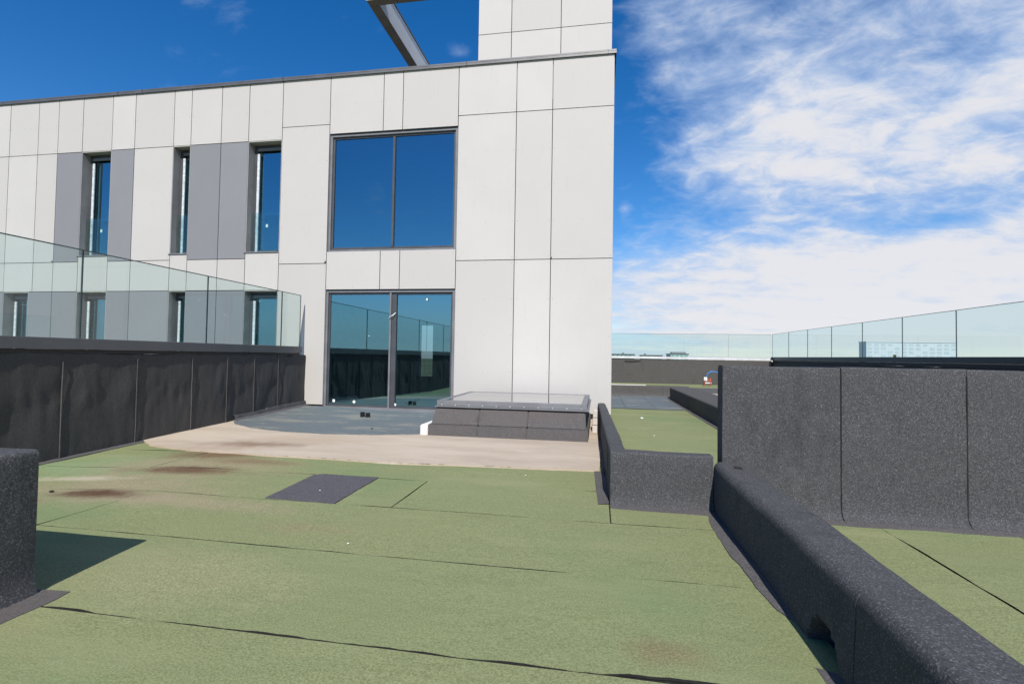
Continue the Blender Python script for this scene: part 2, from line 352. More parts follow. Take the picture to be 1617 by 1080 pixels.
def ragged(name, edge_in, edge_out, z, material, parent, amp=.02, seed=0, step=.04, thick=.008):
    """thin strip of felt lying on the deck between two polylines, its outer edge cut unevenly"""
    def resample(pl, k):
        L = [0]
        for i in range(1, len(pl)): L.append(L[-1]+math.hypot(pl[i][0]-pl[i-1][0], pl[i][1]-pl[i-1][1]))
        o = []
        for j in range(k+1):
            t = L[-1]*j/k; i = 1
            while i < len(pl)-1 and L[i] < t: i += 1
            f = (t-L[i-1])/max(L[i]-L[i-1], 1e-6); o.append((pl[i-1][0]+(pl[i][0]-pl[i-1][0])*f, pl[i-1][1]+(pl[i][1]-pl[i-1][1])*f))
        return o, L[-1]
    _, ln = resample(edge_out, 4); k = max(3, int(ln/step))
    a, _ = resample(edge_in, k); b, _ = resample(edge_out, k)
    vs, fs = [], []
    for i in range(k+1):
        dx, dy = b[i][0]-a[i][0], b[i][1]-a[i][1]; l = math.hypot(dx, dy) or 1
        e = (nz(i*step*2.2+seed, seed)+.6*nz(i*step*7+seed, 3.3))*amp
        bx, by = b[i][0]+dx/l*e, b[i][1]+dy/l*e
        za = z + zd(*a[i]); zb = z + zd(bx, by)
        vs += [(a[i][0], a[i][1], za+.006), ((a[i][0]+bx)/2, (a[i][1]+by)/2, (za+zb)/2+.004+.003*nz(i*.3+seed, 1)), (bx, by, zb), (bx, by, zb-thick)]
    for i in range(k):
        for j in range(3): fs.append((i*4+j, i*4+j+1, (i+1)*4+j+1, (i+1)*4+j))
    return mesh(name, vs, fs, material, parent, False)

def zd(x, y):
    """height of the roof deck: flat, falling to a drain line along the left parapet"""
    w = max(0.0, min(1.0, (-3.6-x)/2.5)); w = w*w*(3-2*w)
    yy = max(2.0, min(9.7, y))
    return w*(-.085+(yy-4.65)*.0285)

# ------------------------------------------------------------------ setting: ground, decks
g_ = mesh('ground', [(-3000, -3000, -24), (3000, -3000, -24), (3000, 3000, -24), (-3000, 3000, -24)], [(0, 1, 2, 3)], M_LEAF); g_['kind'] = 'structure'
XL, XR = -6.1, 7.87
def gridmesh(name, x0, x1, y0, y1, z, material, parent=None, nx=30, ny=30):
    vs = [(x0+(x1-x0)*i/nx, y0+(y1-y0)*j/ny, z+zd(x0+(x1-x0)*i/nx, y0+(y1-y0)*j/ny)) for j in range(ny+1) for i in range(nx+1)]
    fs = [(j*(nx+1)+i, j*(nx+1)+i+1, (j+1)*(nx+1)+i+1, (j+1)*(nx+1)+i) for j in range(ny) for i in range(nx)]
    return mesh(name, vs, fs, material, parent)
deck = gridmesh('roof_deck', -6.3, 8.2, -14, 25.2, -.008, M_BITUMEN, None, 60, 90); deck['kind'] = 'structure'
dk = box('roof_slab', -6.4, 8.3, -14, 25.0, -.9, -.2, M_PALE); dk['kind'] = 'structure'

def felt_sheet(parent, x0, x1, y0, y1, z, seed, material=M_GREEN, wob=.010, gap=.010, along='x', th=.006):
    """one roll of green felt; the near long edge wanders so that the bitumen of the lap shows unevenly"""
    vs, fs = [], []; st = .05
    if along == 'x': k = max(2, int((x1-x0)/st))
    else: k = max(2, int((y1-y0)/st))
    rows = 6
    for i in range(k+1):
        t = i/k
        if along == 'x':
            x = x0+(x1-x0)*t; n = nz(x*1.1+seed, seed*1.7); n2 = nz(x*5+seed, 4.4)
            ya = y0 + max(.0008, gap*(.48+n*1.3+n2*.6+.35*nz(x*19+seed, 2.2))) + wob*(nz(x*.5, round(y0*7.3))*1.6+.35*nz(x*2.7, round(y0*7.3)))
            yb = y1 - .0005 + wob*(nz(x*.5, round(y1*7.3))*1.6+.35*nz(x*2.7, round(y1*7.3)))
            pts = [(x, ya+(yb-ya)*r/rows) for r in range(rows+1)]
        else:
            y = y0+(y1-y0)*t; n = nz(y*1.1+seed, seed*1.7); n2 = nz(y*5+seed, 4.4)
            xa = x0 + max(.0008, gap*(.40+n*1.5+n2*.7+.35*nz(y*19+seed, 2.2))) + wob*nz(y*.5, round(x0*7.3))
            xb = x1 - .0005 + wob*nz(y*.5, round(x1*7.3))
            pts = [(xa+(xb-xa)*r/rows, y) for r in range(rows+1)]
        col = [(pts[0][0], pts[0][1], z-.004+zd(*pts[0]))]
        for r, (px, py) in enumerate(pts):
            col.append((px, py, z+th+zd(px, py)+.005*nz(px*1.3+seed, py*2.1)+(.007*max(0, nz(px*2.3+seed, 8.8)-.1) if r == 0 else 0)))
        col.append((pts[-1][0], pts[-1][1], z-.004+zd(*pts[-1])))
        vs += col
    w = rows+3
    for i in range(k):
        for r in range(w-1): fs.append((i*w+r, i*w+r+1, (i+1)*w+r+1, (i+1)*w+r))
    fs.append(tuple(range(w))); fs.append(tuple(k*w+j for j in range(w)))
    o = mesh('felt_sheet', vs, fs, material, parent); o.data.materials.append(M_BITUMEN)
    lo = (0, 1) if along == 'x' else (0, 1, w-2, w-1)
    for p in o.data.polygons:                    # cut edge of the roll: bare bitumen
        if len(p.vertices) > 4: p.material_index = 1
        elif abs(p.normal.z) < .5: p.material_index = 1
    return o
ROWS = [-2.41, -1.54, -.67, .2, 1.07, 1.955, 2.83, 3.725, 4.575, 5.44, 6.3, 7.2]
SPLIT = {6: [-3.745], 7: [-1.58, .098], 8: [-4.62], 5: [], 4: [], 9: [-3.2]}
seed = 1.0
for i in range(len(ROWS)-1):
    xs = [XL-.05] + SPLIT.get(i, []) + [.98]
    for a, b in zip(xs[:-1], xs[1:]):
        seed += 3.17
        g = .022 if i == 5 else .013
        s = felt_sheet(deck, a+(.010 if a > -6 else 0), b, ROWS[i], ROWS[i+1], 0.0, seed, gap=g)
for i, (a, b) in enumerate(((1.15, 2.015), (2.015, 2.88), (2.88, 3.75), (3.75, 4.62), (4.62, 5.5), (5.5, 6.4), (6.4, 7.9))):
    seed += 2.3; felt_sheet(deck, a, b, -3.0, 4.25, 0.0, seed, along='y', gap=.013)
felt_sheet(deck, XL-.05, .98, -14, ROWS[0], 0, 77.0); felt_sheet(deck, 1.15, 7.9, -14, -3.0, 0, 78.0)

def slab_poly(name, pts, z, material, parent, th=.02, step=.02, amp=.012, seed=0, inner=None):
    """flat poured or laid patch with an uneven outline, following the deck"""
    out = []
    n = len(pts)
    for i in range(n):
        a, b = pts[i], pts[(i+1) % n]; l = math.hypot(b[0]-a[0], b[1]-a[1]); k = max(1, int(l/step))
        nx, ny = (b[1]-a[1])/max(l, 1e-6), -(b[0]-a[0])/max(l, 1e-6)
        for j in range(k):
            t = j/k; x = a[0]+(b[0]-a[0])*t; y = a[1]+(b[1]-a[1])*t
            e = amp*(nz(x*3+seed, y*3)+.5*nz(x*11+seed, y*11)+.5*nz(x*27+seed, y*27)+.4*nz(x*55+seed, y*55)); out.append((x+nx*e, y+ny*e))
    bm = bmesh.new()
    top = [bm.verts.new((x, y, 0)) for x, y in out]; f = bm.faces.new(top)
    bmesh.ops.triangulate(bm, faces=[f])
    bmesh.ops.subdivide_edges(bm, edges=[e for e in bm.edges if e.calc_length() > .3], cuts=4, use_grid_fill=True)
    bmesh.ops.triangulate(bm, faces=bm.faces[:])
    bed = [e for e in bm.edges if e.is_boundary]
    r = bmesh.ops.extrude_edge_only(bm, edges=bed); ev = [v for v in r['geom'] if isinstance(v, bmesh.types.BMVert)]
    evs = set(ev)
    for v in bm.verts: v.co.z = zd(v.co.x, v.co.y) + (z-th if v in evs else z)
    bmesh.ops.recalc_face_normals(bm, faces=bm.faces[:])
    return fin(name, bm, material, parent)
scr = slab_poly('screed_strip', [(-6.12, 5.95), (-5.75, 5.68), (-4.95, 5.43), (-3.8, 5.24), (-2.33, 5.19), (-.95, 5.28), (.03, 5.36), (.04, 6.2), (.02, 7.4), (-.02, 9.7), (-6.12, 9.7)],
                .024, M_SCREED, deck, .03, amp=.011, seed=2)
gm = slab_poly('grey_membrane', [(-6.12, 7.66), (-5.85, 7.36), (-5.3, 7.05), (-4.6, 6.84), (-3.9, 6.76), (-3.2, 6.85), (-2.62, 7.08), (-2.5, 7.2), (-2.5, 9.7), (-6.12, 9.7)],
               .034, M_GREYMEM, deck, .03, amp=.014, seed=5)
pt = slab_poly('felt_patch', [(-2.665, 3.735), (-2.045, 3.715), (-2.07, 4.575), (-2.64, 4.585), (-2.72, 4.54)], .014, M_PATCH, deck, .02, amp=.006, seed=8)

# deck beside and behind the building, all at one level
def flat_sheet(parent, x0, x1, y0, y1, z, material, name='felt_sheet', sd=0):
    n = 14; vs, fs = [], []
    for j in range(n+1):
        for i in range(n+1):
            x = x0+(x1-x0)*i/n; y = y0+(y1-y0)*j/n
            vs.append((x, y, z+.003*nz(x*1.5+sd, y*1.5)))
    for j in range(n):
        for i in range(n): fs.append((j*(n+1)+i, j*(n+1)+i+1, (j+1)*(n+1)+i+1, (j+1)*(n+1)+i))
    return mesh(name, vs, fs, material, parent)
sr = [4.3, 5.2, 6.07, 6.94, 7.81, 8.68, 9.55, 10.4, 11.25, 12.1]
for i in range(9): seed += 1.9; felt_sheet(deck, .13, 2.12, sr[i], sr[i+1], 0.0, seed, gap=.0005)
flat_sheet(deck, .2, .66, 12.11, 16.3, .012, M_GREYMEM, 'grey_membrane', 3); flat_sheet(deck, .668, 1.36, 12.11, 16.3, .0125, M_GREYMEM, 'grey_membrane', 4); flat_sheet(deck, 1.368, 2.12, 12.11, 16.3, .012, M_GREYMEM, 'grey_membrane', 5)
flat_sheet(deck, .3, 7.86, 21.6, 24.55, .010, M_GREEN); flat_sheet(deck, 2.8, 7.86, 4.4, 21.59, .010, M_SKIRT, 'dark_membrane'); flat_sheet(deck, .3, 2.79, 16.6, 21.59, .010, M_SKIRT, 'dark_membrane')
flat_sheet(deck, 3.6, 4.6, 16.4, 18.2, .016, M_SCREED, 'screed_patch')

# ------------------------------------------------------------------ main building
YF = 9.735
bld = empty('white_building')
tag(bld, 'two storey building clad in white and grey panels with tall windows', 'building')
XS = [-14.051, -13.218, -12.648, -11.957, -11.143, -10.527, -9.503, -9.057, -8.292, -7.612, -6.80, -5.685, -4.478, -4.05, -2.856, -1.657, -.936, .253]
XS = [-18.6, -17.4, -16.6, -15.3] + XS     # four columns beyond the left of the frame
O = 4
ZT, ZA, ZB, ZC, ZCR, ZD, ZE = 7.10, 5.80, 6.06, 3.22, 3.10, 2.53, .11
WB = 3.345                                   # sill of the upper windows
GAP = .007
rects = []                                   # (x0, x1, z0, z1, material)
wins = []                                    # (x0, x1, z0, z1, kind)
def c(i): return XS[i+O]
for i in range(-4, 10):
    rects.append((c(i), c(i+1), ZA, ZT, 'w'))
up_kind = {-4: 'w', -3: 'g', -2: 'W', -1: 'w', 0: 'w', 1: 'w', 2: 'g', 3: 'W', 4: 'g', 5: 'w', 6: 'W', 7: 'g', 8: 'g', 9: 'W'}
lo_kind = {-4: 'g', -3: 'W', -2: 'g', -1: 'g', 0: 'W', 1: 'g', 2: 'g', 3: 'W', 4: 'g', 5: 'g', 6: 'W', 7: 'g', 8: 'g', 9: 'W'}
for i in range(-4, 10):
    k = up_kind[i]
    zc = ZC
    if k == 'W': wins.append((c(i), c(i+1), WB, ZA, 'slim')); zc = WB
    else: rects.append((c(i), c(i+1), ZC, ZA, k))
    rects.append((c(i), c(i+1), ZD, zc, 'w'))
    if lo_kind[i] == 'W': wins.append((c(i), c(i+1)+(-.10 if i == 0 else 0), ZE, ZD, 'slim'))
    else: rects.append((c(i)+(-.10 if i == 1 else 0), c(i+1), ZE, ZD, 'g'))
rects += [(c(10), c(11), ZB, ZT, 'w'), (c(10), c(11), ZCR-.01, ZB, 'w'), (c(10), c(11), ZE, ZCR-.01, 'w')]
for a, b in ((11, 12), (12, 13), (13, 14)):
    rects.append((c(a), c(b), 5.85, ZT, 'w')); rects.append((c(a), c(b), ZD, 3.34, 'w'))
wins.append((c(11), c(14), 3.34, 5.85, 'big')); wins.append((c(11)-.01, c(14), .04, ZD, 'door'))
for a, b in ((14, 15), (15, 16), (16, 17)):
    rects += [(c(a), c(b), ZB, ZT, 'w'), (c(a), c(b), ZCR, ZB, 'w'), (c(a), c(b), ZE, ZCR, 'w')]
bmw = bmesh.new()
def panel(x0, x1, z0, z1, k, y=YF, parent=bld, rivets=True):
    bm = bmesh.new(); t = random.uniform(-.0015, .0015)
    bxm(bm, x0+GAP, x1-GAP, y+t, y+.02, z0+GAP, z1-GAP, .0015)
    nb = len(bm.faces)
    if rivets:
        nzv = max(2, int((z1-z0)/.62)+1); nxv = 2 if x1-x0 < .8 else 3
        for iz in range(nzv):
            for ix in range(nxv):
                x = x0+.05+(x1-x0-.10)*ix/(nxv-1); z = z0+.06+(z1-z0-.12)*iz/(nzv-1)
                vs = [bm.verts.new((x+.0085*math.cos(a), y+t-.0015, z+.0085*math.sin(a))) for a in [math.pi/3*q for q in range(6)]]
                bm.faces.new(vs[::-1]).material_index = 1
    me = bpy.data.meshes.new('panel'); bm.to_mesh(me); bm.free()
    me.materials.append(M_WHITE if k == 'w' else M_GREY); me.materials.append(M_RIVET)
    o = link('panel', me, None, parent); return o
for x0, x1, z0, z1, k in rects:
    panel(x0, x1, z0, z1, k); bxm(bmw, x0, x1, YF+.06, YF+.30, z0, z1)
fin('facade_backing', bmw, M_JOINT, bld)
# side wall, back wall with slit windows, slabs
YB = YF + 9.0
for (x0, x1) in ((-18.6, XS[-1]-.03),):
    box('floor_slab', x0, x1-.02, YF+.32, YB-.01, -.20, .06, M_INTF, bld); box('floor_slab', x0, x1-.02, YF+.32, YB-.01, 2.62, 3.25, M_INT, bld)
    box('roof_slab', x0, x1-.02, YF+.05, YB-.01, 6.3, 7.08, M_INT, bld)
SX = XS[-1]
sb = bmesh.new(); bxm(sb, SX-.28, SX-.045, YF+.302, YB, -.2, 7.1); fin('side_backing', sb, M_JOINT, bld)
def side_panel(y0, y1, z0, z1):
    bm = bmesh.new(); bxm(bm, SX-.022, SX, y0+GAP, y1-GAP, z0+GAP, z1-GAP, .0015); fin('panel', bm, M_WHITE, bld)
ys = [YF+.021, YF+1.3, YF+2.5, YF+3.8, YF+5.1, YF+6.4, YF+7.7, YB]
for a, b in zip(ys[:-1], ys[1:]):
    for z0, z1 in ((ZE, ZCR), (ZCR, ZB), (ZB, ZT)): side_panel(a, b, z0, z1)
# back wall with openings (seen through the sliding door)
bk = bmesh.new(); ops = ((-6.9, -6.35), (-4.6, -4.05))
xp = -18.6
for a, b in ops: bxm(bk, xp, a, YB, YB+.25, -.2, 7.1); bxm(bk, a, b, YB, YB+.25, -.2, .35); bxm(bk, a, b, YB, YB+.25, 2.35, 7.1); xp = b
bxm(bk, xp, SX-.03, YB, YB+.25, -.2, 7.1); fin('back_wall', bk, M_INT, bld)
for x in (-18.6, -12.3, -9.9, -8.4, -2.0): box('partition', x, x+.12, YF+.4, YB-.02, .07, 2.6, M_INT, bld); box('partition', x, x+.12, YF+.4, YB-.02, 3.26, 6.28, M_INT, bld)

def pane(name, x0, x1, y, z0, z1, material, parent, th=.006):
    return mesh(name, [(x0, y, z0), (x1, y, z0), (x1, y, z1), (x0, y, z1)], [(0, 1, 2, 3)], material, parent)
def frame_obj(name, x0, x1, y0, y1, z0, z1, t, material, parent, tb=None):
    tb = tb or t; bm = bmesh.new()
    bxm(bm, x0, x0+t, y0, y1, z0, z1, .002); bxm(bm, x1-t, x1, y0, y1, z0, z1, .002)
    bxm(bm, x0+t, x1-t, y0+.001, y1-.001, z0, z0+tb, .002); bxm(bm, x0+t, x1-t, y0+.001, y1-.001, z1-t, z1, .002)
    return fin(name, bm, material, parent)
ti = 0
for (x0, x1, z0, z1, kind) in wins:
    if kind == 'slim':
        dp = .26
        yy = YF+dp
        w = frame_obj('window', x0+.015, x1-.015, yy-.06, yy+.03, z0+.024, z1-.018, .075, M_FRAME, bld)
        box('lining', x0-.004, x0+.014, YF+.003, YF+dp, z0, z1, M_REVEAL, w); box('lining', x1-.014, x1+.004, YF+.003, YF+dp, z0, z1, M_REVEAL, w)
        box('soffit', x0+.015, x1-.015, YF+.004, YF+dp, z1-.016, z1+.002, M_REVEALB, w)
        box('sill', x0-.03, x1-.016, YF-.02, YF+dp, z0-.004, z0+.022, M_FRAMEL, w, .003)
        box('guide_rail', x0+.10, x0+.155, yy-.085, yy-.058, z0+.05, z1-.21, M_SILVER, w, .004)
        box('roller_box', x0+.11, x1-.016, yy-.09, yy-.058, z1-.15, z1-.09, M_FRAMEL, w, .004)
        pane('pane', x0+.092, x1-.092, yy-.01, z0+.10, z1-.095, M_WINGLASS, w)
        narrow = x1-x0 < .6
        if narrow: box('blind', x0+.03, x1-.02, yy+.10, yy+.11, z0+.05, z1-.05, M_BLIND, w)
        if z0 > 3:
            bg_ = box('balcony_glass', x0+.03, x1-.03, YF+.13, YF+.142, z0+.03, z0+.92, M_RAILGLASS, w)
        stx = x0+.30
        if x1-x0 > .6: pane('sticker', stx, stx+.055, yy-.012, z0+.62, z0+.69, M_TAGW, w)
    else:
        w = frame_obj('window' if kind == 'big' else 'sliding_door', x0+.012, x1-.012, YF+.035, YF+.16, z0, z1-.012, .045, M_FRAMEL, bld, .04 if kind == 'big' else .05)
        f2 = frame_obj('frame', x0+.058, x1-.058, YF+.07, YF+.15, z0+.052, z1-.058, .04, M_FRAME, w)
        xm = -4.225 if kind == 'door' else (x0+x1)/2+.02
        if kind == 'door':
            box('sliding_stile', xm-.042, xm-.004, YF+.045, YF+.10, z0+.02, z1-.058, M_FRAMEL, w, .003)
            box('sliding_stile', xm-.003, xm+.10, YF+.075, YF+.12, z0+.053, z1-.06, M_FRAME, w, .003)
            pane('pane', x0+.099, xm-.043, YF+.085, z0+.093, z1-.099, M_WINGLASS, w); pane('pane', xm+.101, x1-.099, YF+.11, z0+.093, z1-.099, M_WINGLASS, w)
            box('threshold', x0-.01, x1+.01, YF-.05, YF+.034, .028, .062, M_FRAMEL, w, .004)
            tube('handle', [(xm-.045, YF+.03, 1.93), (xm-.02, YF+.01, 1.96), (xm+.05, YF+.02, 2.0), (xm+.09, YF+.06, 2.05)], .008, M_SILVER, w)
            for (x, z, s) in ((-5.48, .20, .040), (-5.02, .19, .040), (-4.11, .16, .035), (-3.47, 2.33, .026), (-4.72, 1.57, .012)):
                n = 4 if s > .03 else 6; a0 = random.uniform(0, 1.5)
                mesh('sticker', [(x+s*math.cos(a0+2*math.pi*q/n)*random.uniform(.75, 1), YF+.08, z+s*math.sin(a0+2*math.pi*q/n)) for q in range(n)], [tuple(range(n))], M_TAGW, w)
        else:
            box('mullion', xm-.024, xm+.024, YF+.06, YF+.13, z0+.093, z1-.099, M_FRAME, w, .003)
            pane('pane', x0+.099, xm-.025, YF+.095, z0+.093, z1-.099, M_WINGLASS, w); pane('pane', xm+.025, x1-.099, YF+.095, z0+.093, z1-.099, M_WINGLASS, w)
        # lintel and jamb cover the edge of the insulation
        box('jamb_trim', x0+.0005, x0+.0115, YF+.0225, YF+.16, z0, z1, M_FRAMEL, w); box('jamb_trim', x1-.0115, x1-.0005, YF+.0225, YF+.16, z0, z1, M_FRAMEL, w)
        box('lintel', x0, x1, YF+.0225, YF+.30, z1-.0105, z1, M_FRAME, w)
# open joint corners with torn foil
for x, z in ((c(11)-.02, ZCR), (c(16)+.01, ZCR), (c(2)-.02, ZC)):
    mesh('torn_foil', [(x-.03, YF-.006, z), (x+.012, YF-.008, z-.005), (x+.014, YF-.014, z+.05), (x-.005, YF-.012, z+.03)], [(0, 1, 2, 3)], M_BITUMEN, bld)
# coping
cp = bmesh.new(); bxm(cp, -18.65, SX+.035, YF-.035, YB+.28, 7.115, 7.15, .004); bxm(cp, -18.65, SX+.034, YF-.034, YF-.028, 7.07, 7.1145); bxm(cp, SX+.028, SX+.034, YF-.0275, YB+.27, 7.07, 7.1145)
fin('coping', cp, M_COPING, bld)
box('fascia', -18.6, SX-.005, YF+.004, YF+.30, 7.101, 7.114, M_JOINT, bld)
for x in (-11.0, -10.35, -6.8, -2.7, .12): box('coping_joint', x, x+.012, YF-.038, YF+.2, 7.068, 7.153, M_CHANNELB, bld)
# plinth below the cladding
box('plinth', -6.08, c(11)-.012, YF+.03, YF+.3, -.1, .10, M_BITUMEN, bld); box('plinth', c(14)+.012, SX-.03, YF+.03, YF+.3, -.1, .10, M_BITUMEN, bld)

# ------------------------------------------------------------------ tower and frame on the roof
tw = empty('roof_tower'); tag(tw, 'white panel clad block rising above the roof edge of the building', 'tower')
TY = YF+.30; tx = [-2.545, -1.84, -.817, .203]
box('core', tx[0]+.03, tx[-1]-.03, TY+.05, TY+3.0, 7.15, 10.4, M_JOINT, tw)
for a, b in zip(tx[:-1], tx[1:]):
    for z0, z1 in ((7.16, 7.89), (7.89, 9.2), (9.2, 10.4)): panel(a, b, z0, z1, 'w', TY, tw)
for y0, y1 in ((TY+.021, TY+1.5), (TY+1.5, TY+3.0)):
    for z0, z1 in ((7.16, 7.89), (7.89, 9.2), (9.2, 10.4)):
        bm = bmesh.new(); bxm(bm, tx[0], tx[0]+.022, y0+GAP, y1-GAP, z0+GAP, z1-GAP); fin('panel', bm, M_WHITE, tw)
        bm = bmesh.new(); bxm(bm, tx[-1]-.022, tx[-1], y0+GAP, y1-GAP, z0+GAP, z1-GAP); fin('panel', bm, M_WHITE, tw)
pg = empty('roof_frame'); tag(pg, 'white clad open frame cantilevered above the roof left of the tower', 'frame')
FZ, FT = 8.85, 9.42
# side beam (along Y), front beam (along X) joining the tower, each clad in lengths
PY0 = 9.98
M_SUNPAINT = simple('sun_painted_panel', (.82, .81, .80), .6, var=.04)  # whiter than the other cladding: sunlight on the inner beam face put into colour
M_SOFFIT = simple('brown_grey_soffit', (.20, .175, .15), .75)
def beam_y(x0, x1, y0, y1, z0, z1):
    n = 3
    for i in range(n):
        a = y0+(y1-y0)*i/n; b = y0+(y1-y0)*(i+1)/n
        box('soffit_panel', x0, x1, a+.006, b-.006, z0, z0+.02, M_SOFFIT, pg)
    box('side_panel', x1-.02, x1+.002, y0+.002, y1, z0+.021, z1, M_SUNPAINT, pg); box('side_panel', x0-.002, x0+.02, y0, y1, z0+.021, z1, M_WHITE, pg)
    box('top_flashing', x0-.02, x1+.02, y0, y1, z1+.001, z1+.03, M_COPING, pg)
    box('core', x0+.022, x1-.022, y0+.01, y1-.01, z0+.0215, z1-.002, M_JOINT, pg)
beam_y(-5.05, -4.83, PY0+.185, PY0+5.0, FZ, FT)
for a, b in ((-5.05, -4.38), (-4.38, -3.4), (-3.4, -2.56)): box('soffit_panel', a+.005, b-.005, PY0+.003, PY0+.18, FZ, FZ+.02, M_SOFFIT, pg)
box('side_panel', -5.05, -2.56, PY0-.02, PY0+.002, FZ-.004, FT, M_WHITE, pg); box('core', -5.045, -2.56, PY0+.003, PY0+.175, FZ+.0215, FT-.002, M_JOINT, pg)
box('post', -5.03, -4.85, PY0+4.7, PY0+4.98, 7.15, FZ-.002, M_WHITE, pg)

# ------------------------------------------------------------------ felt-covered walls
def wall_profile(t, h, foot=.0, rad=.03, flare=.06, base=0.0):
    """outer face at 0, body behind (negative), rounded top edges, flared foot"""
    p = [(foot, base+.004)] if foot else []
    if flare: p += [(flare, base+.010), (flare*.45, base+.035), (flare*.12, base+.08)]
    else: p += [(0, base)]
    for i in range(4):
        a = math.pi/2*i/3; p.append((-rad+rad*math.cos(a), h-rad+rad*math.sin(a)))
    for i in range(4):
        a = math.pi/2*i/3; p.append((-t+rad-rad*math.sin(a), h-rad+rad*math.cos(a)))
    p.append((-t, base)); return p
# tall partition wall on the right, facing the camera
pw = empty('partition_wall'); tag(pw, 'tall black granule felt wall on the right, facing the camera', 'wall')
prof = densify(wall_profile(.16, 1.150, .13, .016, .05), .09)
edges = [.975, 1.825, 2.665, 3.53, 4.40, 5.27, 6.14, 7.0, 7.86]
for i, (a, b) in enumerate(zip(edges[:-1], edges[1:])):
    def md(s, q, z, i=i, ln=b-a):
        if z < .05: return (q*(1+.25*nz(s*3+i*2.2, i)), z)
        return (q, z)
    sweep('felt_sheet', prof, (a+(.003 if i else 0), 4.2, .0), (1, 0, 0), (0, -1, 0), b-a-.004, M_BLACK, pw, .06, .006, 1.6, i*5.3, .004*(i % 2), md)
    if i: # torch-on bead along the lap
        tube('lap_bead', [(a, 4.2-.004-.004*nz(z*5, i), z) for z in [.02+.09*k for k in range(13)]], .0055, M_BITUMEN, pw, 5)
sweep('end_cap', densify(wall_profile(.04, 1.147, 0, .012, 0), .1), (.972, 4.362, 0), (0, -1, 0), (-1, 0, 0), .163, M_BLACK, pw, .06, .006, 2, 44)
ragged('foot_strip', [(1.2, 4.12), (7.8, 4.12)], [(1.2, 4.04), (7.8, 4.04)], .009, M_SKIRT, pw, .018, 3)

# low wall running towards the camera, with a drain opening in its foot
lw = empty('low_wall'); tag(lw, 'low rounded black felt wall with drain opening, running along the right', 'wall')
def lowprof():
    t, h = .285, .385; p = [(0, 0), (.0, .05), (-.005, .2), (-.008, h-.055)]
    for i in range(1, 6):
        a = math.pi/2*i/5; p.append((-.055+.05*math.cos(a)-.004, h-.05+.05*math.sin(a)))
    for i in range(6):
        a = math.pi/2*i/5; p.append((-t+.05-.05*math.sin(a), h-.012-.05+.05*math.cos(a)))
    p += [(-t, .05), (-t-.06, .006)]; return p
LP = densify(lowprof(), .025)
def lmod(s0):
    def f(s, q, z):
        y = 4.21-(s0+s)
        d = (y-2.245)/.135                       # arched recess
        if q > -.02:
            rr = math.hypot(d, z/.135); t = max(0, min(1, (1.06-rr)/.16)); t = t*t*(3-2*t)
            if t > 0: return (q-.22*t, z)
        return (q+.010*nz(y*1.5, z*2), z + (.008*nz(y*1.1, 2.2) if z > .2 else 0))
    return f
cuts = [4.21, 3.05, 2.0, 1.0, 0.0, -1.2, -2.6, -4.5]
for i, (a, b) in enumerate(zip(cuts[:-1], cuts[1:])):
    sweep('felt_sheet', LP, (.908, a, 0), (0, -1, 0), (-1, 0, 0), a-b-.003, M_BLACK, lw, .012 if i == 1 else .035, .006, 1.6, i*3.1+10, .0015*(i % 2), lmod(4.21-a))
ragged('foot_strip', [(.915, 4.16), (.915, 2.48)], [(.86, 4.16), (.82, 3.9), (.80, 3.47), (.83, 3.0), (.845, 2.62), (.90, 2.50)], .010, M_SKIRT, lw, .022, 6)
ragged('foot_strip', [(.915, 2.12), (.915, .4)], [(.845, 2.16), (.84, 1.6), (.83, .4)], .010, M_SKIRT, lw, .02, 9)
ragged('torn_flap', [(1.015, 4.05), (1.06, 4.02)], [(1.02, 3.99), (1.07, 3.985)], .391, M_BITUMEN, lw, .012, 2, .02)

# short wall end at the left edge
sw = empty('low_wall'); tag(sw, 'black felt wall end at the left edge casting a shadow on the green roof', 'wall')
SP = densify(wall_profile(1.05, .705, 0, .022, 0), .05)
def smod(s, q, z): return (q+.035*max(0, 1-z/.12)**2+.024*nz(s*4.2, z*1.1, 5), z-.03*(s > .0)*min(1, max(0, s-1.2)))
sweep('felt_sheet', SP, (-2.69, 2.045, .0), (0, -1, 0), (1, 0, 0), .95, M_BLACK, sw, .035, .010, 2.6, 71, 0, smod, (1.4, .45))
sweep('felt_sheet', SP, (-2.69, 1.092, .0), (0, -1, 0), (1, 0, 0), 3.5, M_BLACK, sw, .06, .012, 2.4, 75, .003, None, (1.4, .45))
ragged('foot_strip', [(-2.70, 2.075), (-2.68, -1.0)], [(-2.545, 2.10), (-2.525, 2.0), (-2.525, -1.0)], .010, M_SKIRT, sw, .012, 4)

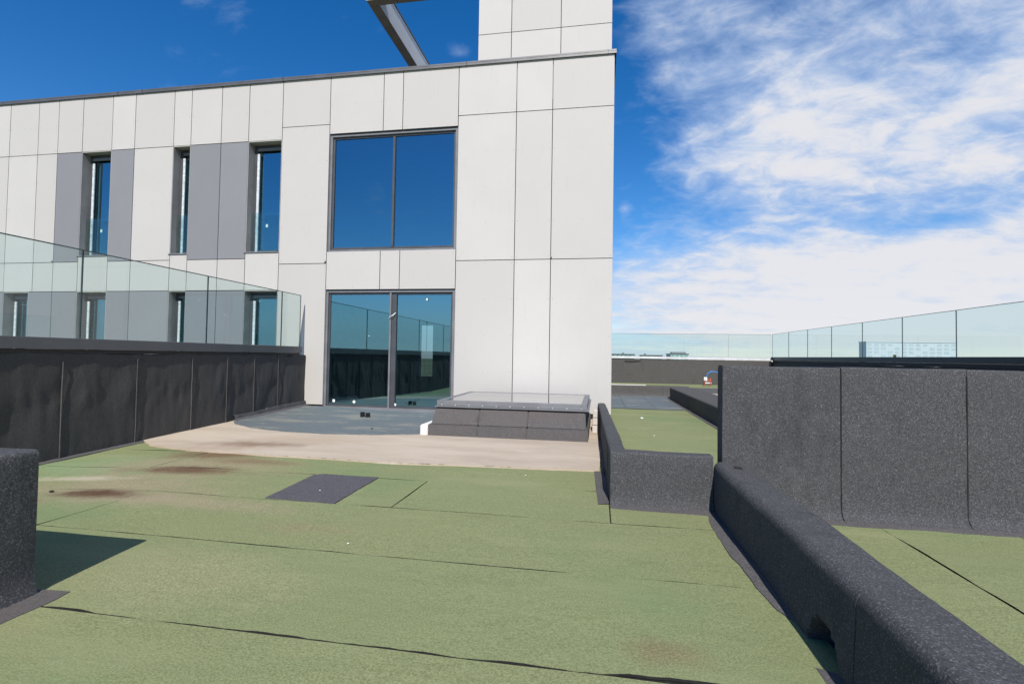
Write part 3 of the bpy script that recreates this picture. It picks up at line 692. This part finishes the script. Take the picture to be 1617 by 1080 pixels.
# upstand in front of the raised deck and kerb along it
us = empty('deck_upstand'); tag(us, 'black felt upstand block fronting the green deck beside the building', 'upstand')
UP = densify(wall_profile(.16, .432, .07, .018, .035), .06)
sweep('felt_sheet', UP, (.109, 4.19, 0), (1, 0, 0), (0, -1, 0), .795, M_BLACK, us, .04, .006, 2.2, 91)
ragged('foot_strip', [(.10, 4.155), (.90, 4.155)], [(.115, 4.085), (.86, 4.06)], .010, M_SKIRT, us, .010, 12)
kb = empty('deck_kerb'); tag(kb, 'narrow black kerb running from the upstand block back to the facade', 'kerb')
KP = densify(wall_profile(.135, .437, 0, .022, 0), .06)
k0 = Vector((.106, 4.19)); k1 = Vector((.005, 9.72)); kl = (k1-k0).length; kd = (k1-k0)/kl
kc = [.012, .62, 1.22, 1.95, 2.8, 3.7, 4.6, kl]
for i, (a, b) in enumerate(zip(kc[:-1], kc[1:])):
    o2 = k0+kd*a
    def kmod(s, q, z, a=a): return (q, z-(.10*(a+s)/kl if z > .2 else 0))
    sweep('felt_sheet', KP, (o2.x, o2.y, 0), (kd.x, kd.y, 0), (-kd.y, kd.x, 0), b-a-.004, M_BLACK, kb, .06, .006, 2.0, i*2.7+30, .003*(i % 2), kmod)
ragged('foot_strip', [(.085, 5.36), (.10, 4.19)], [(-.03, 5.36), (-.005, 4.6), (.015, 4.17)], .010, M_SKIRT, kb, .008, 21)
fl = [(k0+kd*s) for s in (1.0, 1.5, 2.2, 3.0)]
ragged('torn_strip', [(p.x+.0, p.y) for p in fl], [(p.x-.03, p.y) for p in fl], .06, M_BLACKFAR, kb, .012, 15)

# kerb on the far side of the raised deck and the upstand at its end
k2 = empty('deck_kerb'); tag(k2, 'broad dark kerb along the right of the green deck beside the building', 'kerb')
KP2 = densify(wall_profile(.70, .352, 0, .03, 0, 0), .09)
for i, (a, b) in enumerate(((4.52, 7.0), (7.0, 9.6), (9.6, 12.4), (12.4, 15.4))):
    sweep('felt_sheet', KP2, (2.10, a, 0), (0, 1, 0), (-1, 0, 0), b-a-.004, M_BLACKFAR, k2, .09, .006, 1.7, i*4+50, .003*(i % 2))
ragged('foot_strip', [(2.11, 15.3), (2.11, 4.6)], [(2.0, 15.3), (2.01, 4.6)], .014, M_SKIRT, k2, .008, 33)
eu = empty('deck_upstand'); tag(eu, 'low grey felt upstand closing the far end of the deck beside the building', 'upstand')
EP = densify(wall_profile(.30, .335, 0, .03, .04, 0), .07)
for i, (a, b) in enumerate(((.2, 1.1), (1.1, 2.0), (2.0, 2.8))):
    sweep('felt_sheet', EP, (a, 16.3, 0), (1, 0, 0), (0, -1, 0), b-a-.004, M_BLACKFAR, eu, .08, .006, 1.9, i*4+60, .003*(i % 2))
box('painted_lit_top', .3, 1.5, 16.33, 16.58, .337, .347, M_INSUL, eu)  # pale strip added to paint the sunlit top of the upstand

# parapets ------------------------------------------------------------------
def parapet(name, label, o, d, n, length, h, cuts, material, amp, freq, aniso, seed0, thick=.35, base=-.15):
    e = empty(name); tag(e, label, 'wall')
    P = densify(wall_profile(thick, h, 0, .025, 0, base), .07)
    o = Vector(o); d = Vector(d)
    for i, (a, b) in enumerate(zip(cuts[:-1], cuts[1:])):
        p = o+d*a
        def md(s, q, z, a=a, i=i):
            return (q+.010*(1 if (s < .05) else 0)*0, z)
        near = material is M_LEFT and a > 12
        sweep('felt_sheet', P, p, d, n, b-a+.006, material, e, .035 if near else .12, amp, freq, seed0+i*7.7, .005*(i % 2), md, aniso)
    return e
# left parapet (along Y), sheets about a metre wide as in the picture
lc = [0, 4, 8, 12, 16.0, 17.05, 17.95, 18.84, 19.79, 20.72, 21.45, 22.12, 22.8, 23.735]
lp = parapet('parapet_wall', 'left parapet wall of wrinkled black felt under the glass balustrade', (XL, -14, 0), (0, 1, 0), (1, 0, 0), 23.7, 1.147, lc, M_LEFT, .022, 2.4, (1.5, .55), 100)
for k in lc[5:-1]:
    y = -14+k
    tube('lap_bead', [(XL+.012+.006*nz(z*6, k), y+.004*nz(z*4, k+3), z) for z in [zd(XL, y)+.03+.1*j for j in range(12)]], .006, M_SKIRT, lp, 5)
ragged('foot_strip', [(XL-.02, 2.0), (XL-.02, 5.95)], [(XL+.10, 2.0), (XL+.09, 5.2), (XL+.10, 5.85)], .016, M_SKIRT, lp, .015, 40)
# turned-up grey membrane at the foot of the wall near the door
vs, fs = [], []
for i in range(41):
    y = 7.62+2.1*i/40; z0 = zd(XL+.1, y)+.03; h = .085+.012*nz(y*4, 1)+(.02 if y > 8.5 else 0)
    vs += [(XL+.12, y, z0), (XL+.05+.012*nz(y*5, 2), y, z0+.03), (XL+.035+.012*nz(y*6, 3), y, z0+h), (XL-.03, y, z0+h-.005)]
for i in range(40):
    for j in range(3): fs.append((i*4+j, i*4+j+1, (i+1)*4+j+1, (i+1)*4+j))
mesh('membrane_upturn', vs, fs, M_PATCH, lp, True)

def balustrade(name, label, axis, pos, joints, zc0, zc1, ztop, nrm, chm, glass_t=.018, end=None):
    """glass panes standing in a metal channel; axis 'y' runs along Y at x=pos, 'x' along X at y=pos"""
    e = empty(name); tag(e, label, 'balustrade')
    def bx(nm, a0, a1, b0, b1, z0, z1, m, par=e, bev=0):
        return box(nm, b0, b1, a0, a1, z0, z1, m, par, bev) if axis == 'y' else box(nm, a0, a1, b0, b1, z0, z1, m, par, bev)
    j0, j1 = joints[0], joints[-1]
    k = j0; 
    while k < j1-.01:
        k2_ = min(k+3.0, j1); bx('base_channel', k, k2_-.003, pos-.06, pos+.06, zc0, zc1, chm, e, .004); k = k2_
    for a, b in zip(joints[:-1], joints[1:]):
        g = bx('glass_pane', a+.005, b-.005, pos-glass_t/2, pos+glass_t/2, zc1-.02, ztop, M_RAILGLASS)
        g.data.materials.append(M_EDGE)
        for p in g.data.polygons:
            cx = p.normal
            if abs(cx.z) > .9 or abs(cx.y if axis == 'y' else cx.x) > .9: p.material_index = 1
        bx('top_edge', a+.006, b-.006, pos-.0105, pos+.0105, ztop-.0005, ztop+.010, M_EDGE, g)
    return e
balustrade('glass_balustrade', 'glass balustrade on the left parapet, in front of the facade', 'y', XL-.03, [-13.9, -11.7, -9.7, -7.7, -5.7, -3.7, -1.7, .3, 2.3, 3.1-.03, 5.05, 7.02, 8.92, 9.55], 1.195, 1.325, 2.385, 1, M_CHANNEL)
box('channel_gap_shade', XL-.075, XL+.005, -13.9, 9.5, 1.146, 1.194, M_BITUMEN, lp)  # dark strip painting the shadow gap between channel and wall
rp = parapet('parapet_wall', 'dark parapet wall under the long glass balustrade on the right', (XR, 25, 0), (0, -1, 0), (-1, 0, 0), 39, 1.10, [0, 4, 8, 12, 16, 20, 24, 30, 39], M_BLACKFAR, .01, 1.2, (1, 1), 200)
balustrade('glass_balustrade', 'long glass balustrade receding along the right parapet', 'y', XR+.02, [-13.9, -11.6, -9.4, -7.3, -5.2, -3.1, -1.0, 1.0, 3.0, 4.95, 6.92, 8.9, 10.87, 12.73, 14.75, 16.78, 18.82, 20.82, 22.75, 24.78], 1.19, 1.335, 2.375, -1, M_CHANNELB)
box('channel_gap_shade', XR-.02, XR+.07, -13.9, 24.6, 1.10, 1.189, M_BITUMEN, rp)  # same dark strip for the shaded gap, under the right channel
fp = parapet('parapet_wall', 'far grey felt parapet wall with a pale coping at the back of the roof', (-2, 24.6, 0), (1, 0, 0), (0, -1, 0), 10.2, 1.155, [0, 1.0, 1.98, 2.9, 3.9, 4.85, 5.8, 6.8, 7.8, 8.8, 9.82], M_BLACKFAR, .008, 1.4, (1, 1), 300)
box('coping', -2, 7.78, 24.55, 25.0, 1.175, 1.275, M_WHITEMETAL, fp, .006)
slab_ = mesh('bitumen_stain', [(1.25, 24.585, 1.0), (1.5, 24.585, .98), (1.85, 24.585, 1.0), (2.05, 24.585, 1.06), (1.9, 24.585, 1.08), (1.5, 24.585, 1.07), (1.25, 24.585, 1.08)], [tuple(range(7))], M_BITUMEN, fp)
balustrade('glass_balustrade', 'far glass balustrade behind the pale coping at the back of the roof', 'x', 24.80, [-2, -.2, 1.9, 4.0, 6.0, 7.86], 1.277, 1.282, 2.365, 1, M_CHANNELB)

# ------------------------------------------------------------------ skylight
sk = empty('roof_skylight'); tag(sk, 'flat glass skylight on a felt covered kerb in front of the white facade', 'skylight')
def frustum(name, x0, x1, y0, y1, z0, a0, a1, b0, b1, z1, material, parent):
    vs = [(x0, y0, z0), (x1, y0, z0), (x1, y1, z0), (x0, y1, z0), (a0, b0, z1), (a1, b0, z1), (a1, b1, z1), (a0, b1, z1)]
    me = mesh(name, vs, [(3, 2, 1, 0), (4, 5, 6, 7), (0, 1, 5, 4), (1, 2, 6, 5), (2, 3, 7, 6), (3, 0, 4, 7)], material, parent)
    bm = bmesh.new(); bm.from_mesh(me.data)
    bmesh.ops.bevel(bm, geom=bm.edges[:], offset=.012, segments=2, affect='EDGES'); bmesh.ops.subdivide_edges(bm, edges=[e for e in bm.edges if e.calc_length() > .1], cuts=5, use_grid_fill=True)
    for v in bm.verts: v.co += Vector((nz(v.co.x*4, v.co.y*4, v.co.z*4), nz(v.co.y*4, v.co.z*4+3, v.co.x*4), 0))*.006
    bm.to_mesh(me.data); bm.free(); return me
sx = [-2.45, -1.70, -.98, -.12]
for i, (a, b) in enumerate(zip(sx[:-1], sx[1:])):
    e = .004*(i % 2)
    frustum('kerb_course', a, b-.003, 7.06-e, 9.35, -.05, a, b-.003, 7.075-e, 9.34, .185, M_SKIRT, sk)
    frustum('kerb_sheet', a+(.04 if i == 0 else 0), b-.003-(.03 if i == 2 else 0), 7.10-e, 9.3, .18, a+(.08 if i == 0 else 0), b-.003-(.05 if i == 2 else 0), 7.21-e, 9.2, .425, M_SKIRT, sk)
fx0, fx1, fy0, fy1 = -2.36, -.145, 7.20, 9.18
box('flange', fx0-.02, fx1+.03, fy0-.03, fy1+.02, .428, .446, M_FRAMEL, sk, .003)
def ring(name, x0, x1, y0, y1, z0, z1, t, material, parent):
    bm = bmesh.new(); bxm(bm, x0, x0+t, y0, y1, z0, z1, .004); bxm(bm, x1-t, x1, y0, y1, z0, z1, .004); bxm(bm, x0+t, x1-t, y0, y0+t, z0, z1-.0005, .004); bxm(bm, x0+t, x1-t, y1-t, y1, z0, z1-.0005, .004)
    return fin(name, bm, material, parent)
ring('frame', fx0, fx1, fy0, fy1, .447, .525, .085, M_FRAMEL, sk)
mesh('pane', [(fx0+.08, fy0+.08, .521), (fx1-.08, fy0+.08, .521), (fx1-.08, fy1-.08, .521), (fx0+.08, fy1-.08, .521)], [(0, 1, 2, 3)], M_SKYGLASS, sk)
for i in range(11):
    x = fx0+.08+(fx1-fx0-.16)*i/10; tube('screw', [(x, fy0-.004, .462), (x, fy0+.01, .462)], .007, M_SILVER, sk, 6)
box('insulation_edge', -2.575, -2.456, 7.08, 8.7, 0, .17, M_INSUL, sk, .02)

# pale blocks stacked in the gap between skylight and kerb
for i, (y, z) in enumerate(((8.0, .02), (8.0, .135), (8.0, .25))):
    o = box('masonry_block', -.078+.004*i, .0, y+.02*i, y+.30, z, z+.108, M_BLOCK, None, .006)
    tag(o, ('lowest', 'middle', 'topmost')[i] + ' of three pale blocks stacked between the skylight and the kerb', 'block', 'pale blocks beside the skylight')
# two short black pipe ends by the door
for x, l, lb in ((-4.255, .085, 'left of two small black plastic pipe pieces lying before the sliding door'), (-4.15, .075, 'right of two small black plastic pipe pieces lying before the sliding door')):
    y = 8.66; z = zd(x, y)+.034
    n = 14; vs, fs = [], []
    for k in range(n):
        a = 2*math.pi*k/n; ca, sa = math.cos(a), math.sin(a)
        vs += [(x+.042*ca, y+.042*sa, z), (x+.042*ca, y+.042*sa, z+l), (x+.034*ca, y+.034*sa, z+l), (x+.034*ca, y+.034*sa, z)]
    for k in range(n):
        k2_ = (k+1) % n
        for j in range(4): fs.append((k*4+j, k2_*4+j, k2_*4+(j+1) % 4, k*4+(j+1) % 4))
    tag(mesh('pipe_piece', vs, fs, M_PLASTIC), lb, 'pipe', 'black pipe pieces by the door')

# small litter: stones and scraps scattered on the felt
rnd = random.Random(3)
def crumb(x, y, z, r, m, label, group):
    bm = bmesh.new(); bmesh.ops.create_icosphere(bm, subdivisions=1, radius=r)
    for v in bm.verts: v.co = Vector((v.co.x*(1+.5*nz(v.co.x*90+x*7, y)), v.co.y*(1+.5*nz(v.co.y*90, x*5)), v.co.z*.45)) + Vector((x, y, z+r*.3))
    o = fin('pebble', bm, m); tag(o, label, 'pebble', group)
for (x, y, rr, m, lb) in ((-1.53, 2.96, .008, M_TAGW, 'tiny white pebble on the green felt in the middle of the roof'), (-2.35, 4.02, .007, M_TAGW, 'tiny white pebble on the dark felt patch'),
                          (-4.62, 3.62, .022, M_BITUMEN, 'small black scrap beside the rust stain on the left'), (-3.45, 7.35, .022, M_BITUMEN, 'small black scrap on the grey membrane before the door'),
                          (-.7, 5.0, .008, M_TAGW, 'tiny white pebble just in front of the beige strip'), (.86, 10.2, .035, M_TAGW, 'flat white scrap on the green deck right of the facade corner'), (.86, 8.0, .013, M_TAGW, 'tiny white pebble on the green deck behind the upstand block')):
    zz = .010+zd(x, y) + (.024 if y > 6.5 and x < 0 else 0) + (.006 if (x, y) == (-2.35, 4.02) else 0)
    crumb(x, y, zz, rr, m, lb, 'scraps on the roof')

# ------------------------------------------------------------------ far end: hose, trestle; distant buildings
tr = empty('barrier_stand'); tag(tr, 'small red and white stand in front of the far parapet', 'stand')
bx_, by_ = 4.78, 23.4
for s in (-1, 1):
    for t in (-1, 1): tube('leg', [(bx_+s*.13, by_+t*.12, .012), (bx_+s*.10, by_+t*.02, .40)], .016, M_RED, tr, 6)
box('board', bx_-.15, bx_-.02, by_-.05, by_-.02, .24, .40, M_TAGW, tr); box('board', bx_-.01, bx_+.15, by_-.05, by_-.02, .22, .32, M_RED, tr); box('rail', bx_-.12, bx_+.16, by_-.06, by_-.051, .13, .17, M_TAGW, tr)
tag(tube('water_hose', [(4.75+.02, 23.5, .42), (4.82, 23.5, .56), (4.95, 23.5, .65), (5.15, 23.5, .64), (5.4, 23.5, .52), (5.65, 23.5, .34), (5.95, 23.5, .18), (6.3, 23.4, .125), (6.8, 23.2, .125)], .025, M_BLUE), 'blue hose arching above the green strip by the far parapet', 'hose')
tg = box('edge_tag', XR-.01, XR+.005, 15.0, 15.12, 1.336, 1.40, M_YELLOW); tag(tg, 'tiny yellow tag at the foot of the right glass balustrade', 'tag')

def far_block(name, label, px0, px1, D, ztop, material, roofs=()):
    def wx(px):
        v = rt*((px-808.5)/792.28) - up*((560-540)/792.28) + fwd; return v.x/v.y*D
    e = empty(name); tag(e, label, 'building', 'low buildings on the horizon')
    x0, x1 = wx(px0), wx(px1)
    box('wall', x0, x1, D, D+25, -24, ztop-.6, material, e)
    box('roof', x0-.5, x1+.5, D-.5, D+25.5, ztop-.6, ztop, M_COPING, e)
    n = max(3, int((x1-x0)/3))
    for i in range(n):
        a = x0+(x1-x0)*(i+.15)/n; b = x0+(x1-x0)*(i+.85)/n
        for z in (ztop-2.6, ztop-5.6): box('window', a, b, D-.12, D-.01, z, z+1.5, M_TEALBLIND, e)
    for a, b, h in roofs: box('roof_plant', x0+(x1-x0)*a, x0+(x1-x0)*b, D+3, D+12, ztop+.001, ztop+h, M_FRAMEL, e)
    return e
far_block('far_building', 'low green hall on the horizon right beside the facade corner', 955, 1002, 420, 4.4, M_GREENHALL, ((.6, .66, 1.0),))
far_block('far_building', 'long low green hall on the horizon, middle of the three', 1014, 1046, 430, 3.9, M_GREENHALL, ((.15, .22, 1.0),))
far_block('far_building', 'taller grey office block with glazed end on the horizon', 1059, 1087, 410, 5.2, M_PALE, ((.1, .9, 1.2),))
ap = empty('distant_block'); tag(ap, 'pale long distant block with windows behind the right glass balustrade', 'building')  # solid block with rows of windows, built far behind the glass
AD = 620.0; M_HAZEWIN = simple('hazed_window', (.46, .50, .53), .6)  # windows kept close to the wall tone: distance haze put into the colour
def apx(px):
    v = rt*((px-808.5)/792.28) - up*((560-540)/792.28) + fwd; return v.x/v.y*AD
x0, x1 = apx(1368), apx(1512)
box('wall', x0, x1, AD, AD+16, -24, 23, simple('hazed_pale_wall', (.56, .59, .62), .9), ap); box('roof', x0-.6, x1+.6, AD-.6, AD+16.6, 23, 23.8, M_WHITEMETAL, ap)  # wall paled by painted haze as well
for fl_ in range(5):
    for i in range(13):
        a = x0+(x1-x0)*(i+.18)/13; b = x0+(x1-x0)*(i+.82)/13
        if (i*7+fl_*3) % 5 == 0: continue
        box('window', a, b, AD-.15, AD-.01, 2.4+fl_*4.2, 5.0+fl_*4.2, M_HAZEWIN, ap)
# every empty stands at the base of its thing
for e in [o for o in COL.objects if o.type == 'EMPTY']:
    pts = [v.co for ch in e.children if ch.type == 'MESH' for v in ch.data.vertices]
    if not pts: continue
    base = Vector(((min(p.x for p in pts)+max(p.x for p in pts))/2, (min(p.y for p in pts)+max(p.y for p in pts))/2, min(p.z for p in pts)))
    e.location = base
    for ch in e.children: ch.matrix_parent_inverse = Matrix.Translation(-base)
